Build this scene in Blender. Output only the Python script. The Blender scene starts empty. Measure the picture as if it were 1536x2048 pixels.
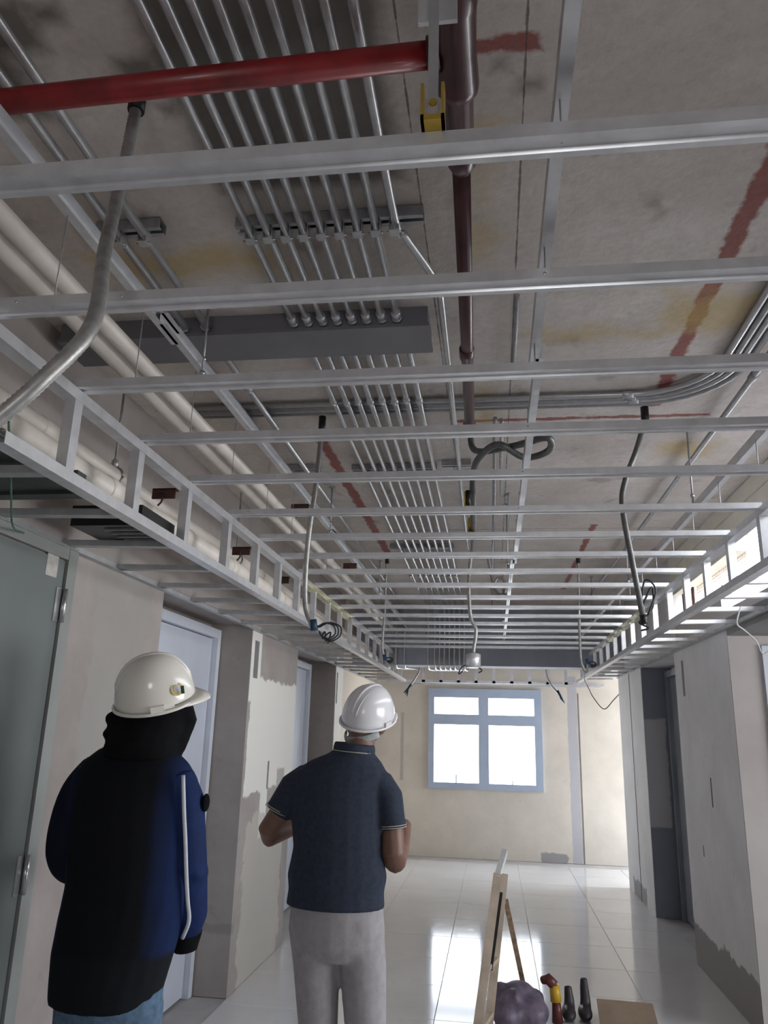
import bpy, bmesh, math, random
from mathutils import Vector, Matrix
random.seed(7)
S = bpy.context.scene
COL = S.collection
R = math.radians

# ------------------------------------------------------------------ camera
def look():
    yaw, pit, rol = R(8.23), R(15.87), R(1.555)
    f = Vector((-math.sin(yaw)*math.cos(pit), math.cos(yaw)*math.cos(pit), math.sin(pit)))
    r = Vector((math.cos(yaw), math.sin(yaw), 0)); u = r.cross(f)
    r2 = r*math.cos(rol) + u*math.sin(rol); u2 = u*math.cos(rol) - r*math.sin(rol)
    m = Matrix((r2, u2, -f)).transposed().to_4x4()
    m.translation = (0, 0, 1.5)
    return m
cd = bpy.data.cameras.new('camera'); cam = bpy.data.objects.new('camera', cd); COL.objects.link(cam)
cd.sensor_fit = 'VERTICAL'; cd.sensor_height = 24; cd.sensor_width = 18; cd.lens = 24*1540/2048
cd.clip_start = .02; cd.clip_end = 300
cam.matrix_world = look(); S.camera = cam

# ------------------------------------------------------------------ daylight
W = bpy.data.worlds.new('sky'); S.world = W; W.use_nodes = True
nt = W.node_tree; nt.nodes.clear()
wo = nt.nodes.new('ShaderNodeOutputWorld'); bg = nt.nodes.new('ShaderNodeBackground')
tc = nt.nodes.new('ShaderNodeTexCoord'); sx = nt.nodes.new('ShaderNodeSeparateXYZ'); rp = nt.nodes.new('ShaderNodeValToRGB')
nt.links.new(tc.outputs['Generated'], sx.inputs[0]); nt.links.new(sx.outputs['Z'], rp.inputs[0])
rp.color_ramp.elements[0].position = 0; rp.color_ramp.elements[0].color = (.97, .99, 1, 1)
rp.color_ramp.elements[1].position = .9; rp.color_ramp.elements[1].color = (.72, .84, 1, 1)
nt.links.new(rp.outputs[0], bg.inputs[0]); bg.inputs[1].default_value = 10.0
nt.links.new(bg.outputs[0], wo.inputs[0])
def portal(name, loc, rot, sx_, sy_):
    l = bpy.data.lights.new(name, 'AREA'); l.shape = 'RECTANGLE'; l.size = sx_; l.size_y = sy_
    l.cycles.is_portal = True
    o = bpy.data.objects.new(name, l); COL.objects.link(o); o.location = loc; o.rotation_euler = rot
portal('portal_far', (-.115, 10.5, 1.44), (R(-90), 0, 0), 1.46, 1.25)
portal('portal_clerestory', (1.62, 4.2, 2.46), (0, R(90), 0), .34, 4.0)
portal('portal_lobby', (4.4, 2.75, 1.3), (0, R(90), 0), 1.4, 2.7)
portal('portal_side', (2.95, 9.75, 1.25), (0, R(90), 0), 2.0, 1.2)
portal('portal_rear', (.5, -3.6, 1.5), (R(90), 0, 0), .9, 1.0)
S.view_settings.view_transform = 'Standard'; S.view_settings.look = 'None'
S.view_settings.gamma = 1; S.view_settings.use_curve_mapping = False
S.view_settings.exposure = 0.25
S.cycles.diffuse_bounces = 6; S.cycles.max_bounces = 10
S.cycles.sample_clamp_indirect = 6

# ------------------------------------------------------------------ node helpers
class NB:
    def __init__(s, name):
        s.m = bpy.data.materials.new(name); s.m.use_nodes = True; s.t = s.m.node_tree
        s.b = s.t.nodes['Principled BSDF']; s._pos = None
    def n(s, typ, **kw):
        x = s.t.nodes.new(typ)
        for k, v in kw.items(): setattr(x, k, v)
        return x
    def link(s, a, b): s.t.links.new(a, b)
    def pos(s, obj=False):
        if s._pos is None:
            s._pos = s.n('ShaderNodeTexCoord').outputs['Object'] if obj else s.n('ShaderNodeNewGeometry').outputs['Position']
        return s._pos
    def val(s, sock, v):
        if hasattr(v, 'is_output') or isinstance(v, bpy.types.NodeSocket): s.link(v, sock)
        else: sock.default_value = v
    def math(s, op, a, b=0.0, clamp=False):
        x = s.n('ShaderNodeMath', operation=op, use_clamp=clamp); s.val(x.inputs[0], a); s.val(x.inputs[1], b); return x.outputs[0]
    def noise(s, scale, detail=3, rough=.55, vec=None, stretch=None):
        x = s.n('ShaderNodeTexNoise'); x.inputs['Scale'].default_value = scale; x.inputs['Detail'].default_value = detail
        x.inputs['Roughness'].default_value = rough
        v = vec or s.pos()
        if stretch:
            mp = s.n('ShaderNodeMapping'); mp.inputs['Scale'].default_value = stretch; s.link(v, mp.inputs[0]); v = mp.outputs[0]
        s.link(v, x.inputs['Vector']); return x.outputs['Fac']
    def ramp(s, f, lo, hi):
        x = s.n('ShaderNodeMapRange'); x.inputs['From Min'].default_value = lo; x.inputs['From Max'].default_value = hi
        x.clamp = True; s.link(f, x.inputs[0]); return x.outputs[0]
    def mix(s, f, a, b, mode='MIX'):
        x = s.n('ShaderNodeMixRGB', blend_type=mode); s.val(x.inputs[0], f)
        for i, c in ((1, a), (2, b)):
            if isinstance(c, (tuple, list)): x.inputs[i].default_value = (*c[:3], 1)
            else: s.link(c, x.inputs[i])
        return x.outputs[0]
    def box(s, cx, hx, cy, hy, axes='XY', amp=.03, scale=9, soft=.006):
        """1 inside a rectangle with a ragged edge"""
        sp = s.n('ShaderNodeSeparateXYZ'); s.link(s.pos(), sp.inputs[0])
        nz = s.math('MULTIPLY', s.math('SUBTRACT', s.noise(scale, 4, .65), .5), amp*2)
        a = s.math('SUBTRACT', s.math('ABSOLUTE', s.math('SUBTRACT', sp.outputs[axes[0]], cx)), hx)
        b = s.math('SUBTRACT', s.math('ABSOLUTE', s.math('SUBTRACT', sp.outputs[axes[1]], cy)), hy)
        d = s.math('ADD', s.math('MAXIMUM', a, b), nz)
        return s.ramp(d, soft, -soft)
    def bump(s, h, strength=.3, dist=.01):
        x = s.n('ShaderNodeBump'); x.inputs['Strength'].default_value = strength; x.inputs['Distance'].default_value = dist
        s.link(h, x.inputs['Height']); s.link(x.outputs[0], s.b.inputs['Normal'])
    def fin(s, col, rough=.6, metal=0, spec=.5, coat=0):
        if isinstance(col, (tuple, list)): s.b.inputs['Base Color'].default_value = (*col[:3], 1)
        else: s.link(col, s.b.inputs['Base Color'])
        s.val(s.b.inputs['Roughness'], rough); s.val(s.b.inputs['Metallic'], metal)
        s.b.inputs['Specular IOR Level'].default_value = spec
        s.b.inputs['Coat Weight'].default_value = coat; s.b.inputs['Coat Roughness'].default_value = .04
        return s.m

def simple(name, col, rough=.55, metal=0, var=.12, scale=14, bump=0, spec=.5, coat=0):
    b = NB(name); b.pos(True)
    f = b.ramp(b.noise(scale, 3), .3, .7)
    c = b.mix(f, [x*(1-var) for x in col], [min(1, x*(1+var)) for x in col])
    if bump: b.bump(b.noise(scale*4, 3), bump, .004)
    return b.fin(c, rough, metal, spec, coat)

M = {}
M['galv'] = simple('galvanized', (.64, .64, .66), .31, .5, .10, 20)
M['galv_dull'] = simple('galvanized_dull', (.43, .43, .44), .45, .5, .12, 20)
M['emt'] = simple('conduit_steel', (.50, .50, .51), .33, .7, .10, 30)
M['emt_dark'] = simple('conduit_steel_dull', (.36, .36, .37), .4, .6, .15, 30)
M['flex'] = simple('flexible_conduit', (.36, .35, .34), .42, .55, .2, 40)
M['flex_dark'] = simple('flexible_conduit_dark', (.13, .128, .125), .42, .3, .2, 40)
M['redpipe'] = simple('red_pipe', (.23, .014, .016), .4, 0, .45, 9, coat=.1)
M['maroon'] = simple('maroon_pipe', (.052, .009, .012), .34, 0, .35, 12, coat=.15)
M['pvc'] = simple('white_plastic_pipe', (.72, .66, .60), .42, 0, .08, 8)
M['box'] = simple('gray_box_paint', (.17, .165, .185), .45, .1, .12, 4)
M['boxdark'] = simple('dark_duct_metal', (.055, .056, .055), .45, .2, .3, 10)
M['black'] = simple('black_metal', (.012, .012, .013), .4, .1, .3, 15)
M['brass'] = simple('yellow_zinc', (.62, .42, .08), .32, .7, .15, 20)
M['rust'] = simple('brown_bracket', (.07, .028, .022), .6, .1, .3, 20)
M['wire'] = simple('wire_dark', (.02, .023, .03), .5, 0, .2, 20)
M['wirewhite'] = simple('wire_pale', (.6, .6, .58), .5, 0, .2, 20)
M['wireblue'] = simple('wire_blue', (.012, .05, .10), .5, 0, .2, 20)
M['green'] = simple('wire_green', (.06, .14, .09), .6, 0, .2, 20)
M['tape'] = simple('aluminium_foil_tape', (.75, .72, .45), .25, .55, .25, 30)
M['graydoor'] = simple('gray_steel_door', (.135, .155, .148), .38, 0, .10, 2.2)
M['doorframe'] = simple('gray_door_frame', (.24, .25, .24), .4, 0, .08, 4)
M['whitedoor'] = simple('pale_blue_door', (.52, .55, .63), .4, 0, .05, 3)
M['whiteframe'] = simple('pale_blue_frame', (.60, .63, .70), .38, 0, .05, 3)
M['darkdoor'] = simple('slate_door', (.24, .26, .30), .5, 0, .1, 3)
M['alu'] = simple('window_aluminium', (.44, .52, .66), .35, .3, .06, 4)
M['steel'] = simple('hinge_steel', (.5, .5, .5), .25, .8, .1, 20)
M['sticker'] = simple('sticker_paper', (.42, .40, .37), .6, 0, .25, 22)
M['wood'] = simple('pale_timber', (.50, .40, .31), .6, 0, .2, 10, .15)
M['woodwhite'] = simple('white_painted_timber', (.72, .73, .72), .5, 0, .1, 10)
M['tapewrap'] = simple('wrapped_stick', (.30, .20, .13), .6, 0, .45, 35)
M['sack'] = simple('purple_gray_sack', (.15, .12, .17), .5, 0, .45, 14, .5)
M['maroonfab'] = simple('maroon_plastic', (.12, .025, .025), .4, 0, .2, 10)
M['yellow'] = simple('yellow_plastic', (.6, .36, .03), .4, 0, .15, 10)
M['boot'] = simple('dark_rubber', (.035, .03, .035), .5, 0, .3, 12, .2)
M['cardboard'] = simple('brown_cardboard', (.34, .25, .18), .75, 0, .12, 7)
M['grid'] = simple('rusty_mesh_wire', (.42, .29, .16), .6, .3, .25, 20)
M['helmet'] = simple('helmet_white', (.78, .74, .68), .22, 0, .02, 3, coat=.3)
M['helmet2'] = simple('helmet_white_cool', (.74, .72, .74), .22, 0, .02, 3, coat=.3)
M['skin'] = simple('brown_skin', (.20, .105, .075), .5, 0, .15, 12, .1)
M['hair'] = simple('black_hair', (.012, .011, .012), .6, 0, .3, 60, .5)
M['polo'] = simple('slate_navy_knit', (.034, .042, .064), .85, 0, .15, 60, .25, .2)
M['trim'] = simple('cream_knit_trim', (.50, .47, .38), .8, 0, .1, 60)
M['trouser'] = simple('gray_trouser', (.37, .345, .36), .85, 0, .1, 25, .25, .2)
M['denim'] = simple('blue_denim', (.10, .16, .24), .85, 0, .25, 50, .2, .2)
M['hood'] = simple('black_headscarf', (.006, .006, .007), .9, 0, .3, 20, .2, .1)
M['sleeve'] = simple('royal_blue_fabric', (.007, .020, .085), .75, 0, .15, 30, .2, .2)
M['stripe'] = simple('white_stripe', (.62, .64, .68), .7, 0, .05, 20)
M['webbing'] = simple('gray_webbing', (.34, .36, .36), .7, 0, .2, 30)
M['ink'] = simple('green_ink', (.02, .06, .03), .6, 0, .1, 20)
M['gold'] = simple('gold_sticker', (.62, .47, .16), .4, 0, .15, 30)

# glazing
b = NB('glass'); b.b.inputs['Transmission Weight'].default_value = 1
M['glass'] = b.fin((.97, .985, 1), .0, 0, .4); b.b.inputs['IOR'].default_value = 1.05

# slab soffit: mottled board-marked concrete with paint marks
b = NB('concrete_soffit'); p = b.pos()
f1 = b.ramp(b.noise(1.6, 5, .6), .32, .68); f2 = b.ramp(b.noise(7, 5, .7), .35, .75)
c = b.mix(f1, (.54, .485, .445), (.74, .685, .64)); c = b.mix(b.math('MULTIPLY', f2, .35), c, (.40, .35, .31))
st = b.ramp(b.noise(3.2, 4, .6, stretch=(1, 4, 1)), .6, .78)
c = b.mix(b.math('MULTIPLY', st, .45), c, (.55, .42, .22))
dk = b.ramp(b.noise(4.5, 3, .55, stretch=(1.3, 1, 1)), .63, .73)
c = b.mix(b.math('MULTIPLY', dk, .5), c, (.20, .165, .145))
for args in ((.69, .026, 2.3, .85), (-.815, .028, 4.7, 1.25), (.4, .55, 3.26, .014), (.68, .02, 6.3, 1.2), (.03, .08, 1.27, .02)):
    f = b.box(*args, amp=.028, scale=13)
    c = b.mix(f, c, b.mix(f2, (.32, .115, .095), (.25, .08, .07)))
for args in ((.72, .14, 2.4, .12), (.35, .2, 2.5, .04), (-.02, .012, 1.75, .25), (-.02, .03, 3.1, .2), (.95, .12, 3.7, .1), (-.9, .3, 1.95, .06)):
    f = b.box(*args, amp=.12, scale=7, soft=.05)
    c = b.mix(b.math('MULTIPLY', f, .6), c, (.52, .36, .09))
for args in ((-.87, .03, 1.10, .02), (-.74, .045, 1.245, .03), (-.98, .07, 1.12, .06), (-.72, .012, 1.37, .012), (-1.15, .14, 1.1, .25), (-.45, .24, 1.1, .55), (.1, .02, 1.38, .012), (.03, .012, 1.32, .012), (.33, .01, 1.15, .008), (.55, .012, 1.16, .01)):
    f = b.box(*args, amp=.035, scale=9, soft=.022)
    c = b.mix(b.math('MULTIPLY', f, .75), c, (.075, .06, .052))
for args in ((.083, .0022, 3.2, 3.0), (-.175, .002, 3.2, 3.0), (.5, 1.2, 5.2, .003), (-.9, .8, 5.5, .003)):
    f = b.box(*args, amp=.004, scale=20, soft=.001)
    c = b.mix(b.math('MULTIPLY', f, .8), c, (.08, .065, .055))
c = b.mix(b.math('MULTIPLY', b.ramp(b.noise(38, 5, .75), .45, .8), .30), c, (.26, .22, .19))
b.bump(b.noise(22, 5, .6), .5, .008)
M['soffit'] = b.fin(c, .8)

def plaster(name, base, dark, patches=(), scale=2.2, rough=.75):
    b = NB(name); b.pos()
    f = b.ramp(b.noise(scale, 5, .62), .35, .68); g = b.ramp(b.noise(scale*5, 4, .6), .62, .78)
    c = b.mix(f, dark, base); c = b.mix(b.math('MULTIPLY', g, .3), c, [x*.6 for x in dark])
    for (args, axes, col, amp, mixf) in patches:
        k = b.box(*args, axes=axes, amp=amp, scale=6, soft=.008)
        c = b.mix(b.math('MULTIPLY', k, mixf), c, col)
    b.bump(b.noise(30, 4, .6), .15, .004)
    return b.fin(c, rough)
WHITE = (.78, .76, .715)
M['wall_left'] = plaster('left_wall_plaster', (.37, .33, .31), (.28, .245, .23), (
    ((5.5, .60, 1.46, .36), 'YZ', WHITE, .07, 1), ((4.97, .11, 1.9, .24), 'YZ', WHITE, .01, 1), ((5.75, .1, 1.1, .12), 'YZ', (.42, .40, .37), .03, 1),
    ((5.35, .08, 1.1, .3), 'YZ', WHITE, .03, 1), ((3.05, .22, 1.7, .5), 'YZ', (.31, .30, .28), .1, .6),
    ((7.85, .2, 1.6, .6), 'YZ', WHITE, .02, 1), ((9.2, 1.2, 1.2, 2.0), 'YZ', (.62, .54, .44), .05, .9),
    ((5.45, .45, .45, .5), 'YZ', (.50, .475, .43), .14, .7), ((4.80, .10, .36, .025), 'YZ', (.20, .175, .16), .06, .5)))
M['wall_right'] = plaster('right_wall_plaster', (.68, .66, .665), (.58, .565, .565), (
    ((5.6, .85, .10, .16), 'YZ', (.19, .165, .16), .10, .9), ((8.4, .35, .05, .10), 'YZ', (.17, .165, .17), .10, .8)))
M['wall_far'] = plaster('far_wall_plaster', (.66, .61, .54), (.56, .52, .46), (
    ((1.0, .06, .85, 1.4), 'XZ', (.40, .40, .44), .02, .9), ((.72, .16, .04, .07), 'XZ', (.22, .22, .24), .07, .8),
    ((-1.19, .02, 1.32, .42), 'XZ', (.40, .37, .36), .01, .9)))
M['lobby'] = plaster('lobby_plaster', (.47, .43, .415), (.40, .365, .35))
M['beam'] = plaster('beam_concrete', (.40, .42, .48), (.33, .35, .41))
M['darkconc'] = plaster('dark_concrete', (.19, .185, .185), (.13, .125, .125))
M['planks'] = plaster('pale_boards', (.82, .79, .69), (.72, .68, .58), scale=4)
M['slate'] = plaster('slate_paint', (.23, .245, .29), (.20, .21, .25), (((1.46, .11, 1.2, .47), 'XZ', (.46, .45, .48), .03, 1),))
# polished floor tile
b = NB('polished_tile'); b.pos()
f = b.ramp(b.noise(1.3, 4, .6), .3, .7); g = b.ramp(b.noise(9, 5, .7), .55, .8)
c = b.mix(f, (.68, .665, .655), (.76, .745, .735)); c = b.mix(b.math('MULTIPLY', g, .35), c, (.56, .53, .50))
M['tile'] = b.fin(c, b.math('ADD', b.math('MULTIPLY', g, .10), .10), 0, .5)
M['grout'] = simple('grout', (.44, .42, .41), .8, 0, .1, 6)

# ------------------------------------------------------------------ mesh helpers
class MB:
    def __init__(s): s.v = []; s.f = []; s.smooth = []
    def add(s, vs, fs, smooth=False):
        o = len(s.v); s.v += [tuple(x) for x in vs]
        for q in fs: s.f.append([i+o for i in q]); s.smooth.append(smooth)
        return s
    def box(s, x0, x1, y0, y1, z0, z1):
        v = [(x, y, z) for z in (z0, z1) for y in (y0, y1) for x in (x0, x1)]
        return s.add(v, [(0, 2, 3, 1), (4, 5, 7, 6), (0, 1, 5, 4), (2, 6, 7, 3), (0, 4, 6, 2), (1, 3, 7, 5)])
    def tube(s, path, r, n=10, caps=True, squash=None):
        P = [Vector(p) for p in path]; k = len(P)
        rad = r if isinstance(r, (list, tuple)) else [r]*k
        T = []
        for i in range(k):
            a = P[max(i-1, 0)]; c = P[min(i+1, k-1)]; t = (c-a)
            T.append(t.normalized() if t.length > 1e-9 else Vector((0, 0, 1)))
        up = Vector((0, 0, 1)) if abs(T[0].z) < .9 else Vector((1, 0, 0))
        N = (up - T[0]*up.dot(T[0])).normalized(); vs = []
        for i in range(k):
            N = (N - T[i]*N.dot(T[i])).normalized(); B = T[i].cross(N)
            ra = rad[i]; ra, rb = (ra if isinstance(ra, (tuple, list)) else (ra, ra))
            for j in range(n):
                a = 2*math.pi*j/n
                vs.append(P[i] + N*math.cos(a)*ra + B*math.sin(a)*rb)
        fs = [(i*n+j, i*n+(j+1) % n, (i+1)*n+(j+1) % n, (i+1)*n+j) for i in range(k-1) for j in range(n)]
        s.add(vs, fs, True)
        if caps:
            o = len(s.v)-len(vs)
            s.f.append([o+j for j in range(n)][::-1]); s.smooth.append(False)
            s.f.append([o+(k-1)*n+j for j in range(n)]); s.smooth.append(False)
        return s
    def rings(s, rs, n=20):
        """horizontal elliptic rings (cx, cy, z, rx, ry)"""
        vs = []
        for (cx, cy, z, rx, ry) in rs:
            for j in range(n):
                a = 2*math.pi*j/n
                vs.append((cx+rx*math.cos(a), cy+ry*math.sin(a), z))
        k = len(rs)
        fs = [(i*n+j, i*n+(j+1) % n, (i+1)*n+(j+1) % n, (i+1)*n+j) for i in range(k-1) for j in range(n)]
        fs += [tuple(range(n))[::-1], tuple((k-1)*n+j for j in range(n))]
        return s.add(vs, fs, True)
    def ball(s, c, r, n=16, m=10, rot=None):
        r = r if isinstance(r, (tuple, list)) else (r, r, r); c = Vector(c)
        vs = []; 
        for i in range(1, m):
            ph = math.pi*i/m
            for j in range(n):
                a = 2*math.pi*j/n
                q = Vector((r[0]*math.sin(ph)*math.cos(a), r[1]*math.sin(ph)*math.sin(a), -r[2]*math.cos(ph)))
                vs.append(c + (rot @ q if rot else q))
        q0 = Vector((0, 0, -r[2])); q1 = Vector((0, 0, r[2]))
        vs += [c + (rot @ q0 if rot else q0), c + (rot @ q1 if rot else q1)]
        L = (m-1)*n
        fs = [(i*n+j, i*n+(j+1) % n, (i+1)*n+(j+1) % n, (i+1)*n+j) for i in range(m-2) for j in range(n)]
        fs += [(L, (j+1) % n, j) for j in range(n)] + [(L+1, (m-2)*n+j, (m-2)*n+(j+1) % n) for j in range(n)]
        return s.add(vs, fs, True)
    def extrude(s, prof, A, B, U, V):
        """closed profile (u,v) swept from A to B"""
        A, B, U, V = Vector(A), Vector(B), Vector(U), Vector(V); n = len(prof)
        vs = [A+U*u+V*v for u, v in prof] + [B+U*u+V*v for u, v in prof]
        fs = [(i, (i+1) % n, n+(i+1) % n, n+i) for i in range(n)] + [tuple(range(n))[::-1], tuple(range(n, 2*n))]
        return s.add(vs, fs)
    def mesh(s, name):
        me = bpy.data.meshes.new(name); me.from_pydata(s.v, [], s.f)
        me.polygons.foreach_set('use_smooth', s.smooth); me.update()
        bm = bmesh.new(); bm.from_mesh(me); bmesh.ops.recalc_face_normals(bm, faces=bm.faces); bm.to_mesh(me); bm.free()
        return me
    def build(s, name, mat, parent=None):
        return obj(name, s.mesh(name), mat, parent)
def obj(name, me, mat=None, parent=None):
    o = bpy.data.objects.new(name, me); COL.objects.link(o)
    if mat and not me.materials: me.materials.append(M[mat] if isinstance(mat, str) else mat)
    if parent:
        o.parent = parent; o.matrix_parent_inverse = parent.matrix_world.inverted()
    return o
def tag(o, label=None, cat=None, group=None, kind=None):
    for k, v in (('label', label), ('category', cat), ('group', group), ('kind', kind)):
        if v: o[k] = v
    return o
def thing(name, loc, label, cat, group=None):
    o = bpy.data.objects.new(name, None); COL.objects.link(o); o.location = loc; o.empty_display_size = .05
    o.matrix_world = Matrix.Translation(loc)
    return tag(o, label, cat, group)
def sheet(poly, t=.0012):
    """closed outline of a bent metal sheet along a polyline"""
    P = [Vector((*p, 0)) for p in poly]; L = []; Rr = []
    for i in range(len(P)):
        d1 = (P[i]-P[i-1]).normalized() if i else None
        d2 = (P[i+1]-P[i]).normalized() if i < len(P)-1 else None
        d1 = d1 or d2; d2 = d2 or d1
        n1 = Vector((-d1.y, d1.x, 0)); n2 = Vector((-d2.y, d2.x, 0)); nn = (n1+n2)
        nn = nn.normalized() if nn.length > 1e-6 else n1
        k = t/2/max(.5, nn.dot(n1)); L.append((P[i]+nn*k)[:2]); Rr.append((P[i]-nn*k)[:2])
    return L + Rr[::-1]
ORD = ['first', 'second', 'third', 'fourth', 'fifth', 'sixth', 'seventh', 'eighth', 'ninth', 'tenth', 'eleventh', 'twelfth', 'thirteenth', 'fourteenth',
       'fifteenth', 'sixteenth', 'seventeenth', 'eighteenth', 'nineteenth', 'twentieth', 'twenty-first', 'twenty-second', 'twenty-third']
def smoothpath(pts, k=8):
    """Catmull-Rom through the points"""
    P = [Vector(p) for p in pts]; P = [P[0]*2-P[1]] + P + [P[-1]*2-P[-2]]; out = []
    for i in range(1, len(P)-2):
        a, b_, c_, d = P[i-1:i+3]
        for j in range(k):
            t = j/k
            out.append(.5*((2*b_) + (c_-a)*t + (2*a-5*b_+4*c_-d)*t*t + (3*b_-a-3*c_+d)*t**3))
    return out + [P[-2]]
def struct(name, mb, mat, parent=None, label=None):
    o = mb.build(name, mat, parent)
    if not parent: o['kind'] = 'structure'
    if label: o['label'] = label
    return o

XL, XR, YF, ZS = -1.54, 1.38, 10.45, 2.86      # wall planes, far wall, slab soffit
ZC, ZDL, ZDR = 2.36, 2.105, 2.13               # channel level, dropped soffit level left / right
RL, RR = -1.09, 1.015                          # the two ladder frames

# ------------------------------------------------------------------ setting
fl = struct('floor', MB().box(-1.9, 4.6, -3.7, 10.6, -.12, -.004), 'grout', None, 'polished pale tile floor of the hallway')
tm = MB().box(-.2985, .2985, -.2985, .2985, -.02, 0).mesh('tile')
bm = bmesh.new(); bm.from_mesh(tm); bmesh.ops.bevel(bm, geom=[e for e in bm.edges if all(v.co.z > -.001 for v in e.verts)], offset=.0015, segments=1, affect='EDGES'); bm.to_mesh(tm); bm.free()
tm.materials.append(M['tile'])
for i in range(-2, 8):
    for j in range(-6, 10):
        x, y = -.34+.6*i-.3+.6, 4.77+.6*j-.3
        if x > 1.6 and (y > 4.9 and y < 8.9): continue
        if x > 3.1 and y > 4.9: continue
        o = obj('tile', tm, None, fl); o.location = (x, y, 0)
struct('ceiling', MB().box(-1.9, 1.75, -3.7, 10.6, ZS, ZS+.15), 'soffit', None, 'raw concrete slab soffit with red and yellow marks')
# left wall: piers, recesses for two doors, lintels
w = MB()
for y0, y1 in ((-3.7, 3.44), (4.85, 6.07), (7.62, 10.6)): w.box(XL-.4, XL, y0, y1, 0, ZS)
for y0, y1 in ((3.44, 4.85), (6.07, 7.62)):
    w.box(XL-.4, XL, y0, y1, 2.14, ZS); w.box(XL-.4, XL-.28, y0, y1, 0, 2.14)
wl = struct('wall_left', w, 'wall_left', None, 'rough gray plastered wall with white skim patches and recessed doors')
# right wall
w = MB()
w.box(XR, XR+.3, 4.85, 6.25, 0, 2.2); w.box(XR+.28, XR+.4, 6.25, 7.67, 0, 2.2)
w.box(XR, XR+.4, 6.25, 7.67, 2.14, ZS); w.box(XR, XR+.3, 6.15, 6.25, 2.2, ZS); w.box(XR, XR+.3, 7.67, 9.04, 0, ZS)
w.box(XR, XR+.3, 9.04, 10.45, 2.25, ZS)
w.box(XR, XR+.2, -3.7, 2.2, 2.2, ZS); w.box(XR, XR+.3, -3.7, -1.0, 0, 2.2)
wr = struct('wall_right', w, 'wall_right', None, 'pale gray plastered wall with slots cut in it')
b_ = MB().box(XR-.004, XR+.002, 8.32, 8.332, 0, 2.13); struct('joint', b_, 'darkconc', wr)
# pale boards above the clerestory opening
for k in range(3):
    struct('board', MB().box(XR-.005*k, XR+.12, 2.2 if k else 4.6, 6.15, 2.56+.1*k, 2.655+.1*k), 'planks', wr)
struct('sill', MB().box(XR+.002, XR+.28, 4.9, 6.15, 2.2, 2.35).box(XR+.002, XR+.28, 2.2, 4.9, 2.2, 2.25), 'lobby', wr)
struct('reveal', MB().box(XR+.003, XR+.28, 7.664, 7.674, 0, 2.14), 'slate', wr, 'slate gray reveal with a pale patch')
# far wall with window opening
wx0, wx1, wz0, wz1 = -.845, .613, .815, 2.063
w = MB().box(-1.95, wx0, YF, YF+.16, 0, ZS).box(wx1, 3.1, YF, YF+.16, 0, ZS).box(wx0, wx1, YF, YF+.16, 0, wz0).box(wx0, wx1, YF, YF+.16, wz1, ZS)
wf = struct('wall_far', w, 'wall_far', None, 'cream far wall around the bright window')
struct('crack', MB().box(1.075, 1.087, YF-.004, YF+.002, 0, 2.03), 'darkconc', wf)
# side passage at the far right, lobby on the right, end behind the camera
struct('wall_passage', MB().box(1.69, 2.95, 8.9, 9.035, 0, 2.25).box(2.95, 3.1, 9.04, 10.44, 0, .25), 'lobby')
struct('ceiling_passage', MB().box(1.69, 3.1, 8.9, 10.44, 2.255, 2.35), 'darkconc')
struct('wall_lobby', MB().box(XR+.002, 4.6, 4.843, 5.0, 0, 2.098).box(XR+.31, 4.6, -1.1, -1.0, 0, 2.098), 'lobby', None, 'pinkish plaster wall facing the lobby beyond the right corner')
struct('wall_lobby_side', MB().box(4.4, 4.55, -1.1, 4.845, 0, .6).box(4.4, 4.55, -1.1, 4.845, 2.0, 2.1).box(4.4, 4.55, -1.1, 1.4, .6, 2.0).box(4.4, 4.55, 4.1, 4.84, .6, 2.0), 'lobby')  # out of view; window opening added and sized to light the near hall
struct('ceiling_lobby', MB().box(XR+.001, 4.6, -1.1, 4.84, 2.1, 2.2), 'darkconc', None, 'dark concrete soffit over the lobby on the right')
struct('trim_lobby', MB().box(1.565, 1.66, 4.825, 4.842, 0, 2.04), 'whiteframe', None, 'pale blue upright frame at the right edge')
struct('wall_rear', MB().box(-1.95, .05, -3.75, -3.6, 0, ZS).box(.95, 1.7, -3.75, -3.6, 0, ZS).box(.05, .95, -3.75, -3.6, 0, 1.0).box(.05, .95, -3.75, -3.6, 2.0, ZS), 'lobby')  # unseen end wall; its opening is added for weak fill from behind
struct('beam', MB().box(XL-.02, XR+.05, 8.55, 8.85, 2.205, ZS), 'beam', None, 'gray concrete drop beam crossing before the far wall')

# slots cut in the walls
for nm, (y0, y1, z0, z1) in (('slot', (4.925, 5.012, 1.81, 2.05)), ('slot', (5.40, 5.43, 1.10, 1.28)), ('slot', (7.68, 7.73, 1.75, 2.05))):
    struct(nm, MB().box(XL-.002, XL+.0025, y0, y1, z0, z1), 'darkconc', wl, 'dark slot cut for a switch box')
for (y0, y1, z0, z1) in ((5.98, 6.03, 1.80, 2.056), (5.47, 5.49, 1.086, 1.265), (5.80, 5.815, .75, .82)):
    struct('slot', MB().box(XR-.0025, XR+.002, y0, y1, z0, z1), 'darkconc', wr, 'dark slot cut for a switch box')

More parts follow.
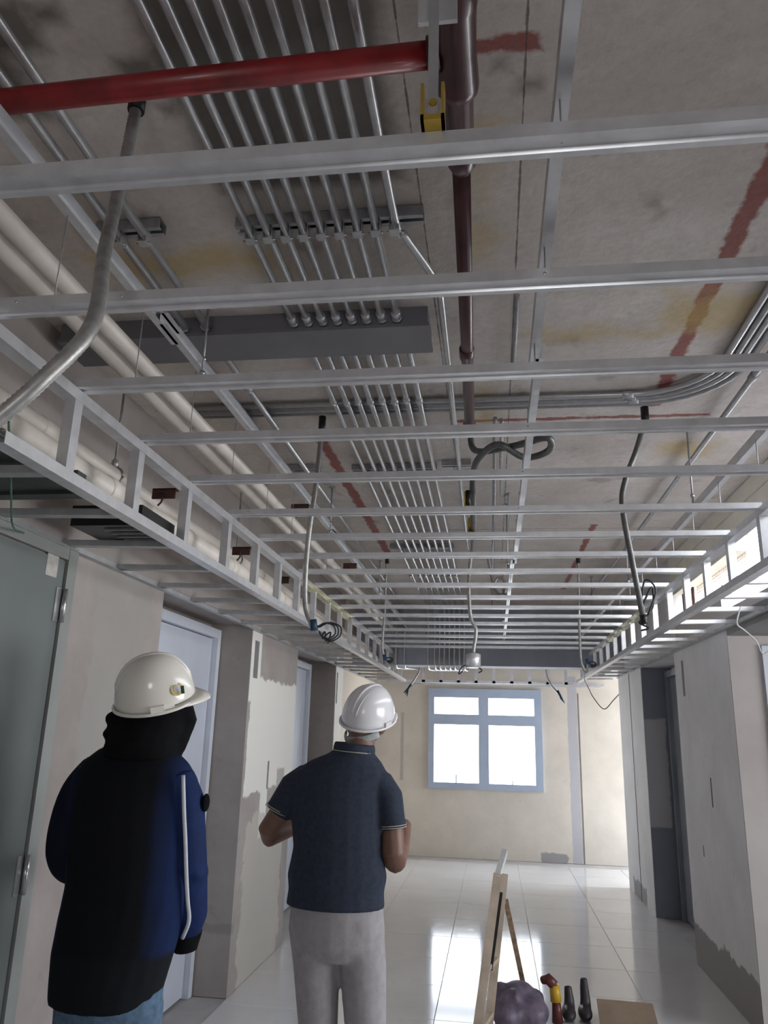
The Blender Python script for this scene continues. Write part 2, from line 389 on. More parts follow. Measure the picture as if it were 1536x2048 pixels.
# window
wn = thing('window_1', (-.116, YF, .815), 'blue-gray aluminium four-pane window glowing with daylight', 'window'); wn['kind'] = 'structure'; del wn['category']
fr = MB(); y0, y1 = YF-.03, YF+.09
for (a, b2, c_, d, e_) in ((wx0, wx0+.075, wz0, wz1, 0), (wx1-.095, wx1, wz0, wz1, 0), (-.195, -.065, wz0+.075, wz1-.115, .004), (wx0+.075, wx1-.095, wz0, wz0+.075, .002), (wx0+.075, wx1-.095, wz1-.115, wz1, .002), (wx0+.075, -.195, 1.605, 1.735, .002), (-.065, wx1-.095, 1.605, 1.735, .002)):
    fr.box(a, b2, y0+e_, y1-e_, c_, d)
fr.build('window_frame', 'alu', wn)
for (a, b2) in ((wx0+.075, -.195), (-.065, wx1-.095)):
    for (c_, d) in ((wz0+.075, 1.605), (1.735, wz1-.115)):
        MB().box(a, b2, YF+.035, YF+.041, c_, d).build('pane', 'glass', wn)
    if a < 0 or 1:
        m = (a+b2)/2
        MB().box(m-.03, m+.03, YF-.04, YF+.02, .872, .892).box(m-.006, m+.006, YF-.05, YF-.03, .88, .99).build('handle', 'alu', wn)

# far skyline seen over the sill
M['city'] = simple('distant_city_wall', (.19, .20, .21), .9, 0, .1, .5)
M['cityglass'] = simple('distant_city_glass', (.10, .11, .12), .6, 0, .1, .5)
for k, (x, y, wd, top) in enumerate(((-3.4, 60, 3.2, -1.5), (4.2, 75, 5, -2.9))):
    t = thing('distant_building', (x, y, -20), ['pale distant building at the lower left of the window', 'low pale distant building seen through the right pane'][k], 'building', 'buildings outside the window')
    MB().box(x-wd/2, x+wd/2, y, y+6, -20, top).build('wall', 'city', t)
    MB().box(x-.3, x+.3, y+1, y+2, top, top+.9).build('roof_tank', 'city', t)
    for q in range(4):
        MB().box(x-wd/2+.15+q*wd/4.3, x-wd/2+.15+q*wd/4.3+wd/8, y-.05, y-.01, top-.8, top-.35).build('window', 'cityglass', t)

# ------------------------------------------------------------------ doors on the left
t = thing('door_1', (XL, 2.1, 0), 'gray steel door flush in the near left wall', 'door'); t['kind'] = 'structure'; del t['category']
MB().box(XL-.01, XL+.012, 1.6, 2.545, .01, 2.06).build('door_leaf', 'graydoor', t)
MB().box(XL-.01, XL+.022, 2.552, 2.612, 0, 2.118).box(XL-.01, XL+.021, 1.55, 2.551, 2.066, 2.118).build('door_frame', 'doorframe', t)
for z0 in (1.84, .96):
    hb = MB().tube([(XL+.026, 2.55, z0), (XL+.026, 2.55, z0+.12)], .009, 10); hb.box(XL+.012, XL+.016, 2.51, 2.548, z0, z0+.12)
    hb.build('hinge', 'steel', t)
MB().box(XL+.012, XL+.0135, 2.43, 2.50, 1.99, 2.07).build('sticker', 'sticker', t)
def recessed_door(n, y0, y1, label, x, frame_m, leaf_m):
    t = thing('door_%d' % n, (x, (y0+y1)/2, 0), label, 'door'); t['kind'] = 'structure'; del t['category']
    s = 1 if x < 0 else -1
    def bx(m, a, b2, *q): return m.box(min(x+s*a, x+s*b2), max(x+s*a, x+s*b2), *q)
    m = MB()
    for q in ((y0, y0+.055, 0, 2.10), (y1-.055, y1, 0, 2.10)): bx(m, 0, .075, *q)
    bx(m, 0, .073, y0+.055, y1-.055, 2.045, 2.10)
    m.build('door_frame', frame_m, t)
    bx(MB(), .0, .04, y0+.06, y1-.06, .012, 2.04).build('door_leaf', leaf_m, t)
    bx(MB(), .040, .043, y0+.3, y0+.31, 1.96, 1.975).build('peephole', 'black', t)
    m = MB().tube([(x+s*.04, y0+.13, 1.0), (x+s*.09, y0+.13, 1.0)], .012, 8); m.tube([(x+s*.09, y0+.13, 1.0), (x+s*.09, y0+.25, 1.0)], .009, 8)
    m.build('handle', 'steel', t)
    return t
recessed_door(2, 3.5, 4.84, 'pale blue white flush door in the recess behind the nearer helmet', XL-.28, 'whiteframe', 'whitedoor')
recessed_door(3, 6.12, 7.45, 'farther pale blue door recessed in the left wall', XL-.28, 'whiteframe', 'whitedoor')
recessed_door(4, 6.3, 7.62, 'slate gray door recessed in the right wall', XR+.28, 'darkdoor', 'darkdoor')

# ------------------------------------------------------------------ suspended metal framing
CH = [.97, 1.35, 1.75, 2.14, 2.55, 3.0, 3.42, 3.82, 4.23, 4.65, 5.09, 5.51, 5.93, 6.36, 6.8, 7.25, 7.7, 8.17]
prof = sheet([(.007, .021), (0, .021), (.001, .0), (.012, 0), (.0145, .006), (.0355, .006), (.038, 0), (.049, 0), (.05, .021), (.043, .021)])
for i, y in enumerate(CH):
    t = MB().extrude(prof, (RL-.01 if i > 1 else RL-.12, y, ZC), (RR+.015 if i > 0 else RR+.2, y, ZC), (0, 1, 0), (0, 0, 1)).build('furring_channel', 'galv')
    tag(t, 'galvanized furring channel across the ceiling, %s counted from the camera' % ORD[i], 'channel', 'furring channels of the central ceiling')
    for x in (RL+.08, -.77, .11, .88):
        if i in (1, 3, 4, 5, 6) and x < .5:
            sc = MB().ball((x, y+.002, ZC+.011), (.005, .003, .005), 8, 6).build('screw', 'steel', t)
railp = sheet([(.012, .03), (.0, .03), (0, 0), (.04, 0), (.04, .03), (.028, .03)])
studp = sheet([(.008, .03), (0, .03), (0, 0), (.038, 0), (.038, .03), (.03, .03)])
def ladder(name, x, s, zb, ys, y0, y0low, y1, label):
    t = thing(name, (x, y0, zb), label, 'metal frame', 'ladder frames of the ceiling cove')
    U = (s, 0, 0)
    MB().extrude(railp, (x, y0, ZC-.03), (x, y1, ZC-.03), U, (0, 0, 1)).build('upper_rail', 'galv', t)
    MB().extrude(railp, (x, y0low, zb), (x, y1, zb), U, (0, 0, 1)).build('lower_rail', 'galv', t)
    for y in ys:
        MB().extrude(studp, (x+s*.003, y, zb+.005), (x+s*.003, y, ZC-.01), (0, 1, 0), (s, 0, 0)).build('stud', 'galv', t)
    return t
lad = ladder('ladder_frame', RL, -1, ZDL, [y+.01 for y in CH[2:]] + [8.6, 9.02, 9.44], .8, 1.5, 9.9, 'long galvanized ladder frame along the left cove')
ladr = ladder('ladder_frame', RR, 1, ZDR, [y+.01 for y in CH[1:]] + [8.6, 9.02, 9.44], .8, .8, 9.9, 'long galvanized ladder frame along the right cove')
for s, x, z, y0, y1, p in ((-1, RL, ZC-.036, 4.3, 5.9, lad), (1, RR, ZC-.036, 5.5, 7.2, ladr)):
    MB().box(min(x-s*.003, x+s*.042), max(x-s*.003, x+s*.042), y0, y1, z, z+.028).build('foil_strip', 'tape', p)
t = thing('end_ladder_frame', (-.04, 9.9, ZDL), 'short galvanized ladder frame across the hall before the far wall', 'metal frame')
MB().extrude(railp, (RL, 9.9, ZDL), (RR, 9.9, ZDL), (0, 1, 0), (0, 0, 1)).build('lower_rail', 'galv', t)
MB().extrude(railp, (RL, 9.9, ZC-.03), (RR, 9.9, ZC-.03), (0, 1, 0), (0, 0, 1)).build('upper_rail', 'galv', t)
for k in range(9):
    x = RL+.2+k*.22
    MB().extrude(studp, (x, 9.9, ZDL), (x, 9.9, ZC-.01), (1, 0, 0), (0, 1, 0)).build('stud', 'galv', t)
# joists of the dropped side soffits
jp = sheet([(.006, .02), (0, .02), (0, 0), (.036, 0), (.036, .02), (.03, .02)])
JL = [1.72, 2.12, 2.53, 2.95, 3.36, 3.77, 4.18, 4.6, 5.02, 5.44, 5.86, 6.28, 6.7, 7.12, 7.54, 7.96, 8.38, 8.9, 9.4]
for i, y in enumerate(JL):
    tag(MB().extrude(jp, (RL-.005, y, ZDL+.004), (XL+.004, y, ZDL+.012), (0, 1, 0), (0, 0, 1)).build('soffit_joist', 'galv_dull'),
        'short soffit joist from ladder frame to left wall, %s from the camera' % ORD[i], 'channel', 'joists of the left dropped soffit')
JR = [2.1, 2.52, 2.94, 3.36, 3.72, 4.13, 4.6, 5.05, 5.47, 5.9, 6.32, 6.74, 7.16, 7.58, 8.0, 8.42, 8.9, 9.4]
for i, y in enumerate(JR):
    tag(MB().extrude(jp, (RR+.005, y, ZDR+.004), (XR-.004, y, ZDR+.012), (0, 1, 0), (0, 0, 1)).build('soffit_joist', 'galv'),
        'short soffit joist from ladder frame to right wall, %s from the camera' % ORD[i], 'channel', 'joists of the right dropped soffit')
ap = sheet([(0, .03), (0, 0), (.028, 0)])
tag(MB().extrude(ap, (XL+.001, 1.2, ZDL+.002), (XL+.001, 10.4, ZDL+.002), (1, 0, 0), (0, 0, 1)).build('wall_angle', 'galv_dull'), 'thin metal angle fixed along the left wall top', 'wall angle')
tag(MB().extrude(ap, (XR-.001, 1.2, ZDR+.002), (XR-.001, 9.04, ZDR+.002), (-1, 0, 0), (0, 0, 1)).build('wall_angle', 'galv_dull'), 'thin metal angle fixed along the right wall top', 'wall angle')
for k, y in enumerate((10.05, 10.25, 10.425)):
    tag(MB().extrude(ap, (XL+.03, y, ZDL+.002), (XR-.02, y, ZDL+.002), (0, 1, 0), (0, 0, 1)).build('end_rail', 'galv'), ['thin metal rail over the far window, nearest the hall', 'thin metal rail over the far window, middle of three', 'thin metal angle against the far wall above the window'][k], 'rail', 'rails above the far window')
# carrying channels with rod hangers
cp = sheet([(.022, .036), (0, .036), (0, 0), (.022, 0)])
for nm, x, z, lab in (('left', -.945, 2.6, 'galvanized carrying channel running along the left of the ceiling'), ('mid', .107, 2.445, 'galvanized carrying channel running along the middle of the ceiling'), ('right', .88, 2.475, 'galvanized carrying channel running along the right of the ceiling')):
    t = thing('carrying_channel', (x, .3, z), lab, 'channel', 'carrying channels above the furring')
    for y0, y1, dx in ((.3, 1.98, 0), (1.86, 4.4, .013), (4.3, 8.5, 0)):
        MB().extrude(cp, (x+dx, y0, z+.001), (x+dx, y1, z+.001), (1, 0, 0), (0, 0, 1)).build('length', 'galv', t)
    for y in CH:
        MB().tube([(x+.006, y+.025, ZC+.004), (x+.006, y+.025, z+.002)], .0016, 5).build('wire_tie', 'galv_dull', t)
    for y in {'left': (2.16, 4.2, 6.2), 'mid': (.45, 4.6, 6.7), 'right': (3.35, 5.05, 6.9)}[nm]:
        xo, x = x, x+({'left': .04}.get(nm, 0))
        h = MB().tube([(x-.012, y, z-.01), (x-.012, y, ZS)], .0042, 8).build('hanger_rod', 'emt_dark', t)
        MB().tube([(x-.012, y, z+.038), (x-.012, y, z+.05)], .009, 6).build('nut', 'steel', h)
        MB().tube([(x-.012, y, z-.012), (x-.012, y, z)], .009, 6).build('nut', 'steel', h)
        MB().tube([(x-.012, y, ZS-.006), (x-.012, y, ZS)], .02, 10).build('anchor_plate', 'emt_dark', h)
        x = xo

# ------------------------------------------------------------------ conduits on the soffit
ZK = 2.815
def conduit(path, label, group, r=.0115, mat='emt', coup=(), name='conduit'):
    t = MB().tube(path, r, 12).build(name, mat)
    tag(t, label, 'conduit', group)
    for c_, d in coup:
        c_ = Vector(c_); d = Vector(d).normalized()*.022
        MB().tube([c_-d, c_-d*.8, c_+d*.8, c_+d], [r+.001, r+.0045, r+.0045, r+.001], 12).build('coupling', mat, t)
    return t
X9 = [-.645+.05*i for i in range(9)]
for i, x in enumerate(X9[:8]):
    conduit([(x, -.6, ZK), (x-.006, 2.262, ZK)], 'steel conduit entering the gray wireway box from the front, %s from the left' % ORD[i], 'conduits in front of the wireway box', coup=[((x-.006, 2.235, ZK), (0, 1, 0)), ((x-.003, .9+.02*i, ZK), (0, 1, 0))])
x = X9[8]
conduit(smoothpath([(x, -.6, ZK), (x, 1.0, ZK), (x, 1.74, ZK), (x+.018, 1.82, ZK), (x+.075, 2.0, ZK), (x+.094, 2.1, ZK), (x+.095, 2.4, ZK), (x+.085, 3.8, ZK), (x+.075, 5.6, ZK)], 6),
        'steel conduit kinking right to bypass the gray wireway box', 'conduits in front of the wireway box')
for i in range(8):
    x = -.635+.05*i; q = x-.07 if i == 0 else x-.05+.004*i
    pts = [(x, 2.445, ZK), (x+(q-x)*.2, 3.2, ZK), (q, 8.3, ZK)] + [(q, 8.42, ZK-.01), (q, 8.505, ZK-.07), (q, 8.525, ZK-.2), (q, 8.525, 2.33), (q, 8.54, 2.23), (q, 8.62, 2.18), (q, 8.8, 2.18), (q+.0, 9.7, 2.24), (q, 10.44, 2.33)]
    conduit(pts, 'steel conduit leaving the gray wireway box toward the far wall, %s from the left' % ORD[i], 'conduits behind the wireway box', coup=[((x+(q-x)*.14, 2.9+.012*(i % 2), ZK), (0, 1, 0)), ((q, 6.6, ZK), (0, 1, 0))])
for i, (xa, xb) in enumerate(((-1.03, -1.06), (-.955, -.965))):
    conduit([(xa+.03, -.6, ZK), (xa, 2.262, ZK)], 'steel conduit left of the main bank entering the wireway box, %s of two' % ['outer', 'inner'][i], 'paired conduits on the left', r=.0125, mat='emt')
    conduit([(xb, 2.445, ZK), (xb, 8.3, ZK), (xb, 8.42, ZK-.01), (xb, 8.505, ZK-.07), (xb, 8.525, ZK-.2), (xb, 8.525, 2.33), (xb, 8.54, 2.23), (xb, 8.62, 2.18), (xb, 10.44, 2.3)],
            'steel conduit left of the main bank leaving the wireway box, %s of two' % ['outer', 'inner'][i], 'paired conduits on the left', r=.0125, coup=[((xb, 2.72+.03*i, ZK), (0, 1, 0))])
# wireway box
t = thing('wireway_box', (-.8, 2.15, 2.69), 'long gray painted metal wireway box under the slab', 'wireway')
MB().box(-1.50, -.2, 2.265, 2.44, 2.795, ZS).build('body', 'box', t)
MB().box(-1.505, -.195, 2.258, 2.447, 2.784, 2.796).build('cover', 'box', t)
for x in X9[:8] + [-1.03, -.955]:
    MB().tube([(x-.006, 2.248, ZK), (x-.006, 2.264, ZK)], .017, 10).build('locknut', 'emt', t)
# strut rails with clamps
def strut(x0, x1, y, xs, label):
    t = thing('strut_rail', ((x0+x1)/2, y, 2.84), label, 'strut rail', 'slotted strut rails under the slab')
    MB().extrude(sheet([(.013, .0), (0, 0), (0, .03), (.04, .03), (.04, 0), (.027, 0)], .002), (x0, y-.02, 2.827), (x1, y-.02, 2.827), (0, 1, 0), (0, 0, 1)).build('rail', 'emt_dark', t)
    for x in xs:
        a = MB()
        for s in (-1, 1): a.box(x+s*.0125-.001, x+s*.0125+.001, y-.014, y+.014, 2.79, 2.84)
        a.box(x-.012, x+.012, y-.014, y+.014, 2.789, 2.792)
        c_ = a.build('clamp', 'emt', t)
        MB().tube([(x-.02, y, 2.793), (x+.02, y, 2.793)], .003, 6).build('bolt', 'steel', c_)
strut(-.69, -.17, 1.77, [x-.004 for x in X9], 'slotted strut rail clamping the front bank of conduits')
strut(-1.09, -.9, 1.75, [-1.025, -.952], 'short strut rail clamping the left conduit pair near the camera')
strut(-.73, -.28, 3.82, [-.64+.048*i for i in range(8)], 'strut rail clamping the rear bank behind the cross conduits')
strut(-1.1, -.9, 3.8, [-1.06, -.965], 'short strut rail clamping the left conduit pair farther back')
strut(-.76, -.28, 5.62, [-.67+.047*i for i in range(8)], 'strut rail clamping the rear bank farthest from the camera')
strut(-.25, -.1, 3.78, [-.176], 'small strut piece clamping the single bypass conduit')
# cross conduits sweeping in from the right
for k in range(4):
    xc, yc = .855+.03*k, 3.09-.03*k if False else 2.98+.03*k
    rad = .30+.034*k*0+.03*k*.5
    pts = [(xc, .2, 2.8395), (xc, yc-rad-.15, 2.8395)]
    for a in range(9):
        th = math.pi/2*a/8
        pts.append((xc-rad*(1-math.cos(th)), yc-rad+rad*math.sin(th), 2.8395))
    pts.append((-1.46+.05*k, yc, 2.8395))
    conduit(pts, 'steel conduit curving from the right across the slab, %s of four' % ORD[k], 'cross conduits curving from the right', mat='emt_dark' if k % 2 else 'emt', coup=[((xc-rad-.0, yc, 2.8395), (1, 0, 0))] if k < 3 else ())
conduit([(.99, .2, ZK), (.98, 3.0, ZK), (.945, 8.4, ZK)], 'single dull conduit running straight along the right of the slab', None, r=.013, mat='emt_dark', coup=[((.981, 2.8, ZK), (0, 1, 0))])
conduit([(.092, 2.2, ZK+.03), (.092, 2.8, ZK+.03)], 'short thin dark conduit stub along the slab seam', None, r=.007, mat='emt_dark')
conduit(smoothpath([(.05, 3.15, ZK), (.06, 4.2, ZK), (.09, 4.25, ZK), (.105, 4.35, ZK), (.105, 5.4, ZK)], 5), 'thin conduit with an offset right of the sprinkler line', None, r=.009, mat='emt_dark')
conduit([(.022, 3.13, ZK), (.0, 8.4, ZK)], 'thin straight conduit right of the sprinkler line', None, r=.009, mat='emt_dark')

# ------------------------------------------------------------------ sprinkler pipework
t = MB().tube([(-.052, -.5, 2.75), (-.052, 1.02, 2.75)], .031, 16).build('sprinkler_main', 'maroon'); tag(t, 'dark maroon sprinkler main with a tee running along the slab', 'pipe')
MB().tube([(-.053, 1.0, 2.75), (-.053, 1.02, 2.75), (-.053, 1.07, 2.75), (-.054, 1.08, 2.75), (-.055, 1.17, 2.75), (-.055, 1.25, 2.75), (-.056, 1.265, 2.75), (-.056, 1.275, 2.75), (-.056, 1.43, 2.75)], [.032, .04, .042, .04, .038, .042, .042, .031, .029], 16).build('tee', 'maroon', t)
MB().tube([(-.056, 1.42, 2.75), (-.056, 1.44, 2.75), (-.056, 1.475, 2.75), (-.057, 1.50, 2.75)], [.029, .034, .033, .022], 16).build('reducer', 'maroon', t)
MB().tube([(-.057, 1.44, 2.75), (-.072, 2.3, 2.75), (-.085, 3.02, 2.75)], .0215, 14).build('branch', 'maroon', t)
MB().tube([(-.075, 2.36, 2.75), (-.075, 2.365, 2.75), (-.076, 2.42, 2.75), (-.076, 2.425, 2.75)], [.022, .026, .026, .022], 14).build('coupling', 'maroon', t)
MB().ball((-.086, 3.03, 2.75), .027, 12, 8).build('elbow', 'maroon', t)
t = MB().tube([(-1.52, 1.205, 2.75), (-.09, 1.178, 2.75)], .0255, 16).build('cross_pipe', 'redpipe'); tag(t, 'bright red pipe crossing to the tee near the top of the picture', 'pipe')
MB().tube([(-.11, 1.178, 2.75), (-.085, 1.177, 2.75)], .033, 14).build('collar', 'maroon', t)
# strap and zinc clip near the camera
t = thing('strap_hanger', (-.08, .95, 2.39), 'flat gray strap hanger ending in a yellow zinc clip', 'hanger')
MB().box(-.088, -.072, .955, .958, 2.40, ZS).build('strap', 'galv_dull', t)
MB().box(-.098, -.062, .945, .97, 2.382, 2.392).box(-.098, -.093, .945, .97, 2.382, 2.45).box(-.067, -.062, .945, .97, 2.382, 2.45).build('clip', 'brass', t)
MB().tube([(-.08, .95, 2.42), (-.08, .962, 2.42)], .006, 8).build('bolt', 'brass', t)
t = thing('bracket_plate', (-.085, .98, 2.5), 'small pale metal plate beside the sprinkler tee at the top', 'plate')
MB().box(-.11, -.045, 1.0, 1.008, 2.63, 2.68).build('plate', 'galv', t)
# flexible sprinkler drop with brackets
def flexhose(name, pts, r, label, cat, mat='flex', k=10, pitch=.009, group=None):
    P = smoothpath(pts, k); out = [P[0]]; acc = 0
    # resample at the rib pitch
    d = [0]
    for a, b2 in zip(P, P[1:]): d.append(d[-1]+(b2-a).length)
    n = max(4, int(d[-1]/(pitch/2))); q = []; j = 0
    for i in range(n+1):
        s = d[-1]*i/n
        while j < len(d)-2 and d[j+1] < s: j += 1
        tt = (s-d[j])/max(1e-9, d[j+1]-d[j]); q.append(P[j].lerp(P[j+1], tt))
    rad = [r*(1 if i % 2 else .9) for i in range(n+1)]
    return tag(MB().tube(q, rad, 10).build(name, mat), label, cat, group)
h = flexhose('sprinkler_hose', [(-.086, 3.05, 2.74), (-.06, 3.0, 2.62), (.08, 2.75, 2.54), (.2, 2.62, 2.52), (.215, 2.75, 2.52), (.13, 2.82, 2.52), (.03, 2.7, 2.53), (-.045, 2.82, 2.52), (-.07, 2.98, 2.5), (-.075, 3.1, 2.44), (-.078, 3.3, 2.41), (-.085, 3.46, 2.40)], .0135, 'gray flexible sprinkler hose looping below the slab', 'hose', 'flex_dark')
for k, y in enumerate((3.03, 3.45)):
    t = thing('hose_bracket', (-.09, y, ZC), ['yellow zinc hose bracket with a black knob on a furring channel', 'yellow zinc hose bracket on the next furring channel back'][k], 'bracket', 'hose brackets')
    MB().box(-.108, -.068, y-.012, y+.03, ZC+.022, ZC+.03).box(-.108, -.103, y-.012, y+.03, ZC+.022, ZC+.09).build('bracket', 'brass', t)
    MB().tube([(-.094, y+.01, ZC+.03), (-.094, y+.01, ZC+.1)], [.012, .009], 8).build('knob' if k == 0 else 'bolt', 'black' if k == 0 else 'brass', t)
h = flexhose('flexible_conduit', [(-.10, 4.6, 2.80), (-.11, 4.75, 2.72), (-.125, 4.95, 2.66), (-.142, 5.0, 2.56), (-.15, 5.0, 2.40), (-.138, 5.0, 2.22), (-.105, 5.0, 2.14), (-.118, 5.0, 2.03), (-.122, 5.0, 1.995)], .0125, 'gray flexible conduit snaking down to a round junction box', 'flexible conduit')
t = MB().tube([(-.125, 5.0, 1.9), (-.125, 5.0, 1.985), (-.125, 5.0, 1.992)], [.048, .048, .03], 8).build('junction_box', 'galv', h)
t['label'] = 'octagonal pale junction box'
MB().tube(smoothpath([(-.16, 5.0, 1.92), (-.2, 5.0, 1.9), (-.215, 5.0, 1.86), (-.19, 5.0, 1.88)], 5), .004, 6).build('wire', 'wire', h)
MB().tube(smoothpath([(-.1, 5, 1.91), (-.07, 5, 1.885), (-.09, 5, 1.87)], 5), .004, 6).build('wire', 'wire', h)
flexhose('flexible_conduit', [(-.03, 5.6, 2.78), (.0, 5.62, 2.62), (.03, 5.6, 2.50), (.08, 5.58, 2.47), (.1, 5.6, 2.55), (.05, 5.62, 2.6), (.0, 5.6, 2.52), (.04, 5.58, 2.45)], .013, 'short coiled flexible conduit in the middle of the ceiling', 'flexible conduit', k=6)
# drops for downlights
def drop(pts, label, wires=True, r=.0125, coil=None, mat='flex'):
    h = flexhose('flexible_conduit', pts, r, label, 'flexible conduit', mat, group='flexible conduit drops')
    a = Vector(pts[0]); MB().tube([a+Vector((0, 0, .05)), a+Vector((0, 0, -.03))], r+.005, 10).build('connector', 'black', h)
    if wires:
        e = Vector(pts[-1]); s = coil or .06
        m = MB()
        for q in range(3):
            s2 = s*(1+.12*q)
            m.tube(smoothpath([e+Vector((0, 0, .02)), e+Vector((.3*s2, .01*q, .05*s2)), e+Vector((1.0*s2, .01*q, .35*s2)), e+Vector((1.7*s2, .012*q, .1*s2)), e+Vector((1.75*s2, .01, -.5*s2)), e+Vector((1.2*s2, 0, -.85*s2)), e+Vector((.7*s2, .01*q, -.6*s2)), e+Vector((.55*s2+.02*q, 0, -.3*s2)), e+Vector((.9*s2, .02*q, -.9*s2))], 6), .0032, 6)
        m.build('wire', 'wire', h)
        MB().tube([e+Vector((0, 0, .03)), e+Vector((.008, 0, -.012))], r+.004, 10).build('bushing', 'wireblue', h)
drop([(-.765, 1.30, 2.83), (-.77, 1.295, 2.665), (-.752, 1.25, 2.515), (-.70, 1.15, 2.33), (-.63, 1.03, 2.116), (-.67, .986, 2.0), (-.74, .97, 1.914), (-.80, .96, 1.86)], 'near flexible steel conduit hanging at the left edge of the picture', False, .0135)
drop([(-.745, 3.14, 2.80), (-.738, 3.06, 2.52), (-.759, 3.05, 2.24), (-.757, 3.05, 2.0), (-.72, 3.05, 1.895)], 'flexible conduit with a dark wire coil hanging over the left helmeted person', True, .0115, .052)
drop([(.65, 3.14, 2.80), (.60, 3.1, 2.65), (.545, 3.1, 2.51), (.528, 3.1, 2.40), (.552, 3.1, 2.18), (.572, 3.1, 2.02), (.582, 3.1, 1.93)], 'dark flexible conduit with loose wires hanging before the right cove', False, .012, None, 'flex_dark')
h = MB().tube(smoothpath([(.582, 3.1, 2.0), (.62, 3.1, 2.07), (.625, 3.12, 2.0), (.59, 3.1, 1.95), (.565, 3.1, 1.93), (.6, 3.1, 1.91), (.57, 3.1, 1.9)], 6), .004, 6).tube(smoothpath([(.575, 3.1, 1.99), (.60, 3.12, 2.1), (.635, 3.1, 2.06), (.6, 3.1, 1.96)], 6), .0035, 6).build('wire_bundle', 'wire'); tag(h, 'tangle of dark wires at the end of the right flexible conduit', 'wire')
MB().tube([(.58, 3.1, 1.96), (.584, 3.1, 1.925)], .013, 10).build('bushing', 'black', h)
drop([(-.825, 5.95, 2.81), (-.835, 5.97, 2.6), (-.84, 6.0, 2.42), (-.852, 6.0, 2.15), (-.835, 6.0, 2.04)], 'thin flexible conduit hanging beside the far end of the left cove', True, .011, .03)
drop([(.66, 5.95, 2.81), (.66, 6.0, 2.6), (.655, 6.0, 2.42), (.652, 6.0, 2.1), (.665, 6.0, 2.0), (.69, 6.0, 1.97), (.70, 6.0, 2.03)], 'thin flexible conduit hanging beside the far end of the right cove', True, .011, .03)
tag(MB().tube(smoothpath([(.70, 6.0, 2.05), (.715, 6.4, 2.0), (.9, 8.0, 2.03), (1.03, 9.1, 2.09), (1.08, 9.25, 2.03), (1.135, 9.3, 1.93), (1.246, 9.3, 1.806), (1.36, 9.3, 1.91), (1.5, 9.35, 2.05)], 8), .0055, 6).build('cable', 'wire'), 'dark cable looping down to the right wall near the window', 'cable')
for k, pts in enumerate(([(-.84, 9.3, 2.86), (-.86, 9.3, 2.27), (-.9, 9.3, 2.14), (-1.0, 9.3, 1.99)], [(.60, 9.3, 2.86), (.61, 9.3, 2.27), (.65, 9.3, 2.09), (.76, 9.3, 1.95)])):
    h = tag(MB().tube(smoothpath(pts, 5), .011, 8).build('cable', 'emt_dark'), ['cable hanging left of the far window top', 'cable with splayed blue ends hanging right of the far window top'][k], 'cable', 'cables hanging near the far window')
    e = Vector(pts[-1]); m = MB()
    for q in range(3): m.tube([e+Vector((-.03 if k else .04, 0, .05)), e, e+Vector((.02*q-.02+(.03 if k else -.03), 0, -.05-.02*q))], [.018, .014, .005], 6)
    m.build('wire_end', 'wireblue', h)

# ------------------------------------------------------------------ white pipes
def pipe(x, z, r, y0, y1, label, socks, name='drain_pipe'):
    t = MB().tube([(x, y0, z), (x, y1, z)], r, 18).build(name, 'pvc'); tag(t, label, 'pipe', 'white plastic pipes on the left')
    for y in socks: MB().tube([(x, y-.04, z), (x, y-.038, z), (x, y+.038, z), (x, y+.04, z)], [r, r+.004, r+.004, r], 18).build('socket', 'pvc', t)
    return t
pipe(-1.158, 2.6, .030, -.5, 8.5, 'white plastic pipe high on the left, outer and thicker of a pair', (2.66, 5.2))
pipe(-1.09, 2.6, .026, -.5, 8.5, 'white plastic pipe high on the left, inner and thinner of a pair', (2.72, 5.0))
pc = pipe(-1.36, 2.365, .032, .6, 9.8, 'white plastic pipe seen through the left ladder, upper one', (2.05, 4.3))
pd = pipe(-1.29, 2.262, .043, .6, 9.8, 'white plastic pipe seen through the left ladder, lower thick one', (2.35, 3.0, 3.6, 4.5))
for k, y in enumerate((2.5, 3.9, 5.4)):
    t = thing('pipe_hanger', (-1.36, y, 2.36), 'steel ring hanger on the upper white pipe, %s from the camera' % ORD[k], 'hanger', 'ring hangers')
    MB().tube([(-1.36+.036*math.cos(a*math.pi/8), y, 2.365+.036*math.sin(a*math.pi/8)) for a in range(17)], .005, 6).build('ring', 'emt_dark', t)
    MB().tube([(-1.36, y, 2.40), (-1.36, y, ZS)], .005, 8).build('rod', 'emt_dark', t)
    MB().ball((-1.36, y, 2.415), (.014, .014, .02), 8, 6).build('nut', 'emt', t)
for k, (x, y, z) in enumerate(((-1.20, 2.62, 2.335), (-1.2, 3.55, 2.33), (-1.2, 4.3, 2.33), (-.93, 3.6, 2.56), (-.93, 5.0, 2.56))):
    t = thing('pipe_bracket', (x, y, z), 'brown metal pipe bracket along the left, %s from the camera' % ORD[k], 'bracket', 'brown pipe brackets')
    MB().box(x-.06, x+.03, y-.004, y+.004, z-.02, z+.02).box(x-.06, x+.03, y-.004, y+.03, z+.016, z+.02).build('plate', 'rust', t)
    MB().tube(smoothpath([(x-.02, y-.006, z), (x-.015, y-.01, z-.03), (x-.03, y-.01, z-.05)], 4), .004, 6).build('wire', 'rust', t)
